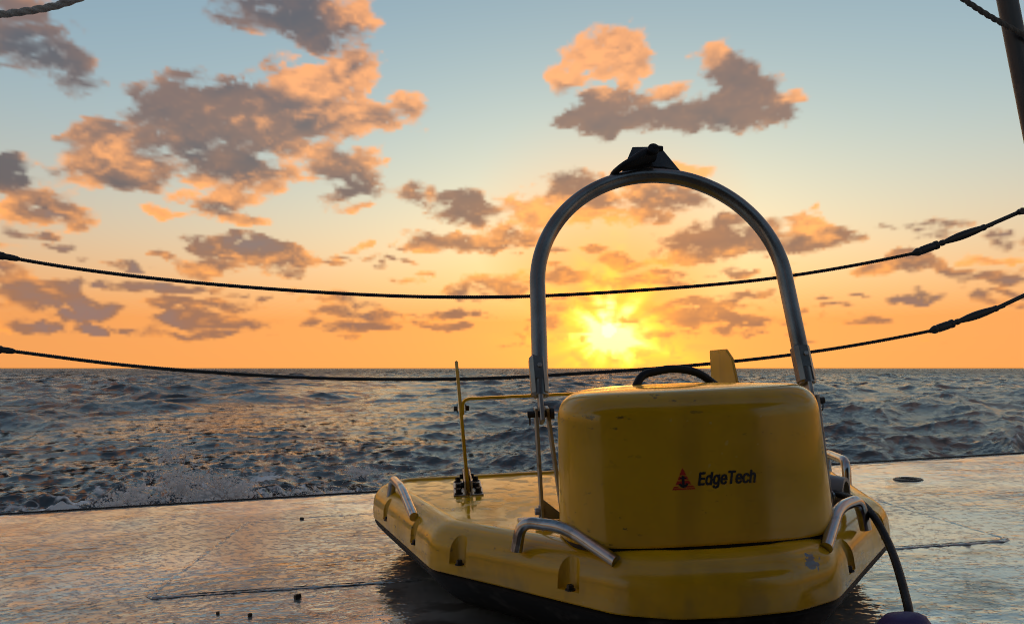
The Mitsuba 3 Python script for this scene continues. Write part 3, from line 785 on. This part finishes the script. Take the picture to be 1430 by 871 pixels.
R_ = PV - 0.008
path = [arch_pt(-PV + 0.008 * k, 0.045 + 0.285 * k) for k in np.linspace(0, 1, 12)]
path += [arch_pt(-R_ * math.cos(a), 0.335 + R_ * math.sin(a)) for a in np.linspace(0.03, math.pi - 0.03, 64)]
path += [arch_pt(PV - 0.008 * k, 0.045 + 0.285 * k) for k in np.linspace(1, 0, 12)]
arch = tow + '__bail_arch'
put(arch, tube(np.array(path), 0.0200, 28), 'steel_tube', body, 40, 'tall round-topped arch of worn steel tube')
up = np.array([0, math.sin(LEAN), math.cos(LEAN)])
fwd = np.array([0, math.cos(LEAN), -math.sin(LEAN)])
for sg_ in (-1, 1):
    M = np.eye(4)
    M[:3, 0], M[:3, 1], M[:3, 2], M[:3, 3] = [1, 0, 0], fwd, up, arch_pt(sg_ * PV, 0)
    sleeve = block(-0.0206, 0.0206, -0.0206, 0.0206, 0.042, 0.150, 0.009) - block(-0.010, 0.010, -0.1, 0.1, 0.0, 0.085, 0.001)
    put(arch + '__sleeve', moved(sleeve, M), 'steel_tube', body)
    put(arch + '__tang', moved(block(-0.0055, 0.0055, -0.019, 0.019, -0.022, 0.10, 0.002), M), 'steel_bar', body)
    for h in (0.118,):
        put(arch + '__rivet', bolt(arch_pt(sg_ * PV, h) - fwd * 0.0202, -fwd, 0.006, 0.004, False), 'steel_bar', body)
    # forked strut that carries the hinge
    FX, FT = (AX + sg_ * PV, 0.475) if sg_ < 0 else (AX + PV + 0.040, 0.445)
    foot_o, foot_i = (FX + sg_ * 0.004, FT, 0.226), (FX - sg_ * 0.047, FT, 0.226)
    put(tow + '__strut', bar(foot_o, (AX + sg_ * (PV + 0.0135), PT + 0.002, PZ + 0.016), 0.030, 0.008, (0, 1, 0)), 'steel_bar', body, 32, f'flat steel strut under the {"left" if sg_ < 0 else "right"} leg of the arch, outer one')
    put(tow + '__strut', bar(foot_i, (AX + sg_ * (PV - 0.0135), PT + 0.002, PZ + 0.016), 0.030, 0.008, (0, 1, 0)), 'steel_bar', body, 32, f'flat steel strut under the {"left" if sg_ < 0 else "right"} leg of the arch, inner one')
    gus = plate([(-0.058, 0.0), (0.010, 0.0), (0.008, 0.040), (-0.004, 0.050), (-0.048, 0.012)] if sg_ > 0 else [(0.058, 0.0), (-0.010, 0.0), (-0.008, 0.040), (0.004, 0.050), (0.048, 0.012)], 0.006,
                np.array([[1, 0, 0, FX], [0, 0, -1, FT + 0.022], [0, 1, 0, 0.2235], [0, 0, 0, 1.0]]))
    put(tow + '__foot_bracket', join(gus, block(FX - 0.062, FX + 0.014, FT - 0.025, FT + 0.045, 0.2225, 0.2285, 0.0015)), 'steel_bar', body)
    put(tow + '__foot_bolt', bolt((FX + sg_ * 0.010, FT, 0.250), (sg_, 0, 0), 0.010, 0.012), 'steel_bar', body)
    put(tow + '__foot_bolt', bolt((FX - sg_ * 0.055, FT + 0.025, 0.2285), (0, 0, 1), 0.009, 0.010), 'steel_bar', body)
    pin = tube([(AX + sg_ * (PV - 0.030), PT, PZ), (AX + sg_ * (PV + 0.034), PT, PZ)], 0.0085, 16)
    head = lathe([(0.0135, 0), (0.0145, 0.2), (0.0145, 0.9), (0.012, 1)], (AX + sg_ * (PV - 0.030), PT, PZ), (AX + sg_ * (PV - 0.020), PT, PZ), 18)
    ringp = np.array([(AX + sg_ * (PV + 0.029), PT + 0.004 + 0.009 * math.sin(a), PZ - 0.012 - 0.014 * math.cos(a)) for a in np.linspace(0, 2 * math.pi, 22)[:-1]])
    put(tow + '__hinge_pin', join(pin, head, tube(np.vstack([ringp, ringp[:1]]), 0.0016, 6)), 'dark_steel', body)
# tow plate on top of the arch, with a shackle
top = arch_pt(0, 0.335 + R_)
lug = plate([(-0.080, -0.002), (-0.040, 0.079), (0.038, 0.079), (0.084, -0.002), (0.04, 0.010), (0.0, 0.014), (-0.04, 0.010)], 0.012, np.array([[1, 0, 0, top[0]], [0, up[1], -fwd[1], top[1]], [0, up[2], -fwd[2], top[2] + 0.010], [0, 0, 0, 1.0]]))
put(arch + '__tow_plate', lug, 'mast_paint', body, 30, 'dark trapezoid tow plate on the crown of the arch')


def on_top(a, h, off):
    return top + np.array([a * 1.05 - 0.004, 0, 0]) + up * (h - 0.006) + fwd * off


leg_f = curve(np.array([on_top(0.012, 0.056, -0.026), on_top(-0.012, 0.048, -0.030), on_top(-0.045, 0.030, -0.032), on_top(-0.075, 0.017, -0.028), on_top(-0.092, 0.010, -0.012), on_top(-0.094, 0.009, 0.006),
                        on_top(-0.078, 0.016, 0.024), on_top(-0.045, 0.030, 0.030), on_top(0.0, 0.054, 0.026)]), 50)
rad = np.interp(np.linspace(0, 1, 50), [0, 0.12, 0.28, 0.42, 0.6, 0.85, 1], [0.021, 0.020, 0.014, 0.0088, 0.0088, 0.012, 0.018])
put('tow_shackle', tube(leg_f, rad, 18), 'black_rubber', body, 40, 'black shackle lying against the dark tow plate on top of the arch', 'shackle')
put('tow_shackle__pin', join(tube([on_top(0.006, 0.052, -0.052), on_top(0.006, 0.052, 0.050)], 0.0105, 14), lathe([(0.012, 0), (0.016, 0.2), (0.016, 0.8), (0.012, 1)], on_top(0.006, 0.052, -0.062), on_top(0.006, 0.052, -0.048), 16),
                             tube([on_top(0.006, 0.054, -0.055), on_top(0.030, 0.053, -0.055)], [0.010, 0.007], 10)), 'black_rubber', body, 40)
# tail fins, their brackets and the bar that ties them
FS = 0.455
for sg_ in (-1, 1):
    lean = -0.018 if sg_ < 0 else 0.0
    low = 0.0
    M = np.array([[0, lean / 0.40, 1, sg_ * FS - 0.05 * (sg_ > 0) - 0.03 * (sg_ < 0)], [1, 0, 0, 0.955], [0, 1, 0, 0.228], [0, 0, 0, 1.0]])
    put(tow + '__tail_fin', plate([(0, 0), (0.30, 0), (0.315, 0.41), (0.155, 0.41), (0.105, 0.38), (0.02, 0.20)], 0.0095, M, 0.003), 'fin_yellow', body, 30, f'upright yellow tail fin on the {"left, seen edge-on" if sg_ < 0 else "right, behind the hump"}')
    fx = M[0, 3]
    for d in (-1, 1):
        put(tow + '__fin_bracket', join(block(fx + min(d * 0.008, d * 0.046), fx + max(d * 0.008, d * 0.046), 0.935, 1.235, 0.2225, 0.2275, 0.0012),
                                        block(fx + min(d * 0.0075, d * 0.0125), fx + max(d * 0.0075, d * 0.0125), 0.935, 1.235, 0.2275, 0.268, 0.0012)), 'steel_bar', body)
        for t in (0.955, 1.06, 1.21):
            put(tow + '__fin_bolt', bolt((fx + d * 0.030, t, 0.2275), (0, 0, 1), 0.009, 0.016), 'black_rubber', body)
        for t in (0.965, 1.16):
            put(tow + '__fin_bolt', bolt((fx + d * 0.0125, t, 0.252), (d, 0, 0), 0.009, 0.011), 'black_rubber', body)
    if sg_ < 0:
        x0 = fx + 0.008 - 0.014
    else:
        x1 = fx - 0.008
tie = [(x0, 1.030, 0.466), (x0 + 0.002, 1.030, 0.505), (x0 + 0.016, 1.030, 0.515), (x1 - 0.014, 1.030, 0.515), (x1, 1.030, 0.505), (x1, 1.030, 0.466)]
tb = bend(tie, 0.012, 5)
vv = []
for k in range(len(tb)):
    d = tb[min(k + 1, len(tb) - 1)] - tb[max(k - 1, 0)]
    nrm = np.array([-d[2], 0, d[0]]) / np.linalg.norm(d)
    for a, b in ((0.030, 0.0042), (-0.030, 0.0042), (-0.030, -0.0042), (0.030, -0.0042)):
        vv.append(tb[k] + np.array([0, a, 0]) + nrm * b)
put(tow + '__tie_bar', loft([np.array(vv[4 * k:4 * k + 4]) for k in range(len(tb))]), 'fin_yellow', body, 25, 'flat yellow bar tying the tail fins together')
put(tow + '__tie_bolt', bolt((x0 + 0.009, 1.03, 0.485), (1, 0, 0), 0.009, 0.012), 'dark_steel', body)
put(tow + '__tie_bolt', bolt((x0 - 0.016, 1.03, 0.485), (-1, 0, 0), 0.009, 0.012), 'dark_steel', body)
# sea water standing in beads on the flat top is in its relief; the electrical cable and what it runs to


# ---------------------------------------------------------------- cable, guard wires, gallows and ropes
def at(px, py, Y):
    """Survey of the photograph: the ship point seen at a pixel, Y metres astern of the camera."""
    dx, dy = px - 715, py - 514.5
    return np.array([(dx * C_ - dy * S_) / 1074 * Y, Y, EYE - (dx * S_ + dy * C_) / 1074 * Y])


cab = curve([body([0.425, 0.47, 0.255]), at(1193, 697, 1.84), at(1215, 714, 1.75), at(1237, 750, 1.66), at(1254, 794, 1.56), at(1266, 838, 1.47), at(1270, 862, 1.43), at(1270, 880, 1.42)], 60)
put('cable', tube(cab, 0.0084, 14), 'black_rubber', aboard, 40, 'black electrical cable curving down from the yellow body to the purple cap', 'cable')
pc = at(1266, 860, 1.42)
cap = [(0.012, 1.0), (0.022, 0.985), (0.034, 0.95), (0.045, 0.84), (0.057, 0.66), (0.064, 0.42), (0.067, 0.15), (0.067, 0.0)]
cv, cf = lathe(cap[::-1], (pc[0] - 0.004, pc[1], 0.001), (pc[0] - 0.002, pc[1], pc[2] + 0.006), 40)
cv = cv + (meshkit.fbm(cv * 22, 3, 2)[:, None] - 0.5) * 0.010 * (cv[:, 2:3] > 0.02)
put('purple_cap', (cv, cf), 'purple_rubber', aboard, 50, 'dark purple rounded rubber cap at the bottom edge where the black cable ends', 'rubber cap')

# the legs of the stern gallows
LEG_R = [at(1398, -45, 4.2), at(1433, 135, 4.2)]
d = (LEG_R[1] - LEG_R[0]) / (LEG_R[1] - LEG_R[0])[2]
LEG_R = [LEG_R[1] + d * (4.3 - LEG_R[1][2]), LEG_R[1] + d * (0 - LEG_R[1][2])]
mid_x = 0.0
LEG_L = [np.array([-2.42, 3.55, 4.3]), np.array([-2.86, 3.58, 0.0])]
gal = 'gallows'
tell(gal, 'dark steel stern gallows, its right leg leaning in at the top right corner', 'gallows')
for leg in (LEG_R, LEG_L):
    k = put(gal + '__leg', tube([leg[1], leg[0]], 0.050, 28), 'mast_paint', aboard, 40)
    put(k + '__foot', lathe([(0.13, 0), (0.13, 0.6), (0.07, 0.7), (0.062, 1.0)], leg[1] + [0, 0, 0.001], leg[1] + [0, 0, 0.03], 24), 'mast_paint')
put(gal + '__beam', tube([LEG_L[0] - [0.1, 0, 0], LEG_R[0] + [0.1, 0, 0]], 0.07, 24), 'mast_paint', aboard, 40)


def wire_y(x):
    return 4.02 + 0.066 * x


def survey(pts):
    out = []
    for px, py in pts:
        y = 4.0
        for _ in range(5):
            y = wire_y(at(px, py, y)[0])
        out.append(at(px, py, y))
    return np.array(out)


def on_leg(leg, z):
    return leg[1] + (leg[0] - leg[1]) * z / 4.3


WIRES = [([(22, 361), (100, 374), (200, 387), (400, 405), (560, 413.5), (660, 415), (760, 413), (900, 405), (1060, 391), (1180, 373), (1276, 354)], (0, 357), (1373, 318), (1424, 296), 'upper'),
         ([(16, 490), (70, 497), (150, 507), (300, 520), (450, 528), (600, 529.5), (700, 527.5), (800, 522), (900, 515.5), (1000, 507), (1100, 496), (1200, 481), (1300, 462)], (0, 488), (1390, 431), (1442, 407), 'lower')]
for pts, lend, rmid, rend, word in WIRES:
    w = survey(pts)
    name = put('guard_wire', tube(curve(w, 620), 0.0088, 12, twist=95.0, lobes=6, depth=0.30), 'wire_steel', aboard, False,
               f'{word} of two sagging wire ropes strung across the stern', 'wire rope', 'guard wires across the stern')
    # the swaged end at the left, shackled to the gallows leg
    a, b = w[0], survey([lend])[0]
    dr_ = (b - a) / np.linalg.norm(b - a)
    put(name + '__end_fitting', lathe([(0.0095, 0), (0.014, 0.08), (0.016, 0.25), (0.016, 0.5), (0.020, 0.55), (0.020, 0.8), (0.012, 0.85), (0.011, 1)], a + dr_ * -0.015, b + dr_ * 0.05, 14), 'wire_steel', aboard, 40)
    eye_l = on_leg(LEG_L, b[2] + 0.02)
    put(name + '__lashing', tube(curve([b + dr_ * 0.04, (b + eye_l) / 2 + [0, 0, 0.01], eye_l], 10), 0.010, 10), 'wire_steel', aboard, 40)
    # the bottle screw at the right
    s, m, e = w[-1], survey([rmid])[0], survey([rend])[0]
    put(name + '__sleeve', lathe([(0.0095, -0.06), (0.013, 0.0), (0.0215, 0.12), (0.0225, 0.2), (0.019, 0.26), (0.0225, 0.32), (0.0225, 0.72), (0.020, 0.80), (0.0235, 0.84), (0.0235, 0.94), (0.012, 1.0)], s, s + (m - s) * 0.36, 18), 'wire_steel', aboard, 40)
    q0, q1 = s + (m - s) * 0.34, m
    put(name + '__turnbuckle', lathe([(0.012, 0), (0.012, 0.06), (0.0165, 0.08), (0.0165, 0.13), (0.013, 0.16), (0.020, 0.36), (0.0225, 0.5), (0.0225, 0.62), (0.020, 0.8), (0.0155, 0.97), (0.017, 0.98), (0.017, 1.03), (0.0115, 1.04), (0.0115, 1.2)], q0, q1, 18), 'wire_steel', aboard, 40)
    rod0, rod1 = m + (m - s) * 0.02, e
    el = on_leg(LEG_R, e[2] + 0.015)
    jaw = [tube([rod0, rod1], 0.0115, 12)]
    dd = (rod1 - rod0) / np.linalg.norm(rod1 - rod0)
    jaw += [ball(e, 0.017), tube([e + [0, -0.026, 0], e + [0, 0.026, 0]], 0.011, 10), lathe([(0.020, 0), (0.020, 1)], e + [0, -0.030, 0], e + [0, -0.022, 0], 6)]
    put(name + '__jaw', join(*jaw), 'wire_steel', aboard, 40)
    put(name + '__pad_eye', tube(curve([e, (e + el) / 2 + [0, 0, -0.004], el], 8), 0.0145, 12), 'wire_steel', aboard, 40)

# ropes hanging from the gallows
rl = curve([np.array([-2.90, 3.1, 2.02]), at(-70, 24, 3.1), at(0, 20.5, 3.1), at(40, 15.5, 3.1), at(75, 9, 3.1), at(104, 0, 3.1), at(180, -35, 3.12), at(300, -130, 3.2), np.array([-0.9, 3.6, 4.25])], 420)
put('rope', tube(rl, 0.0130, 15, twist=42.0, lobes=3, depth=0.45), 'rope_white', aboard, False, 'pale twisted rope hanging across the top left corner', 'rope')
rr = curve([at(1180, -190, 4.0), at(1290, -42, 4.02), at(1345, -1, 4.05), at(1375, 19, 4.08), at(1405, 36, 4.11), at(1432, 50, 4.13), at(1500, 74, 4.2)], 300)
put('rope', tube(rr, 0.0125, 12, twist=48.0, lobes=3, depth=0.45), 'rope_grey', aboard, False, 'dark rope crossing the leaning post in the top right corner', 'rope')
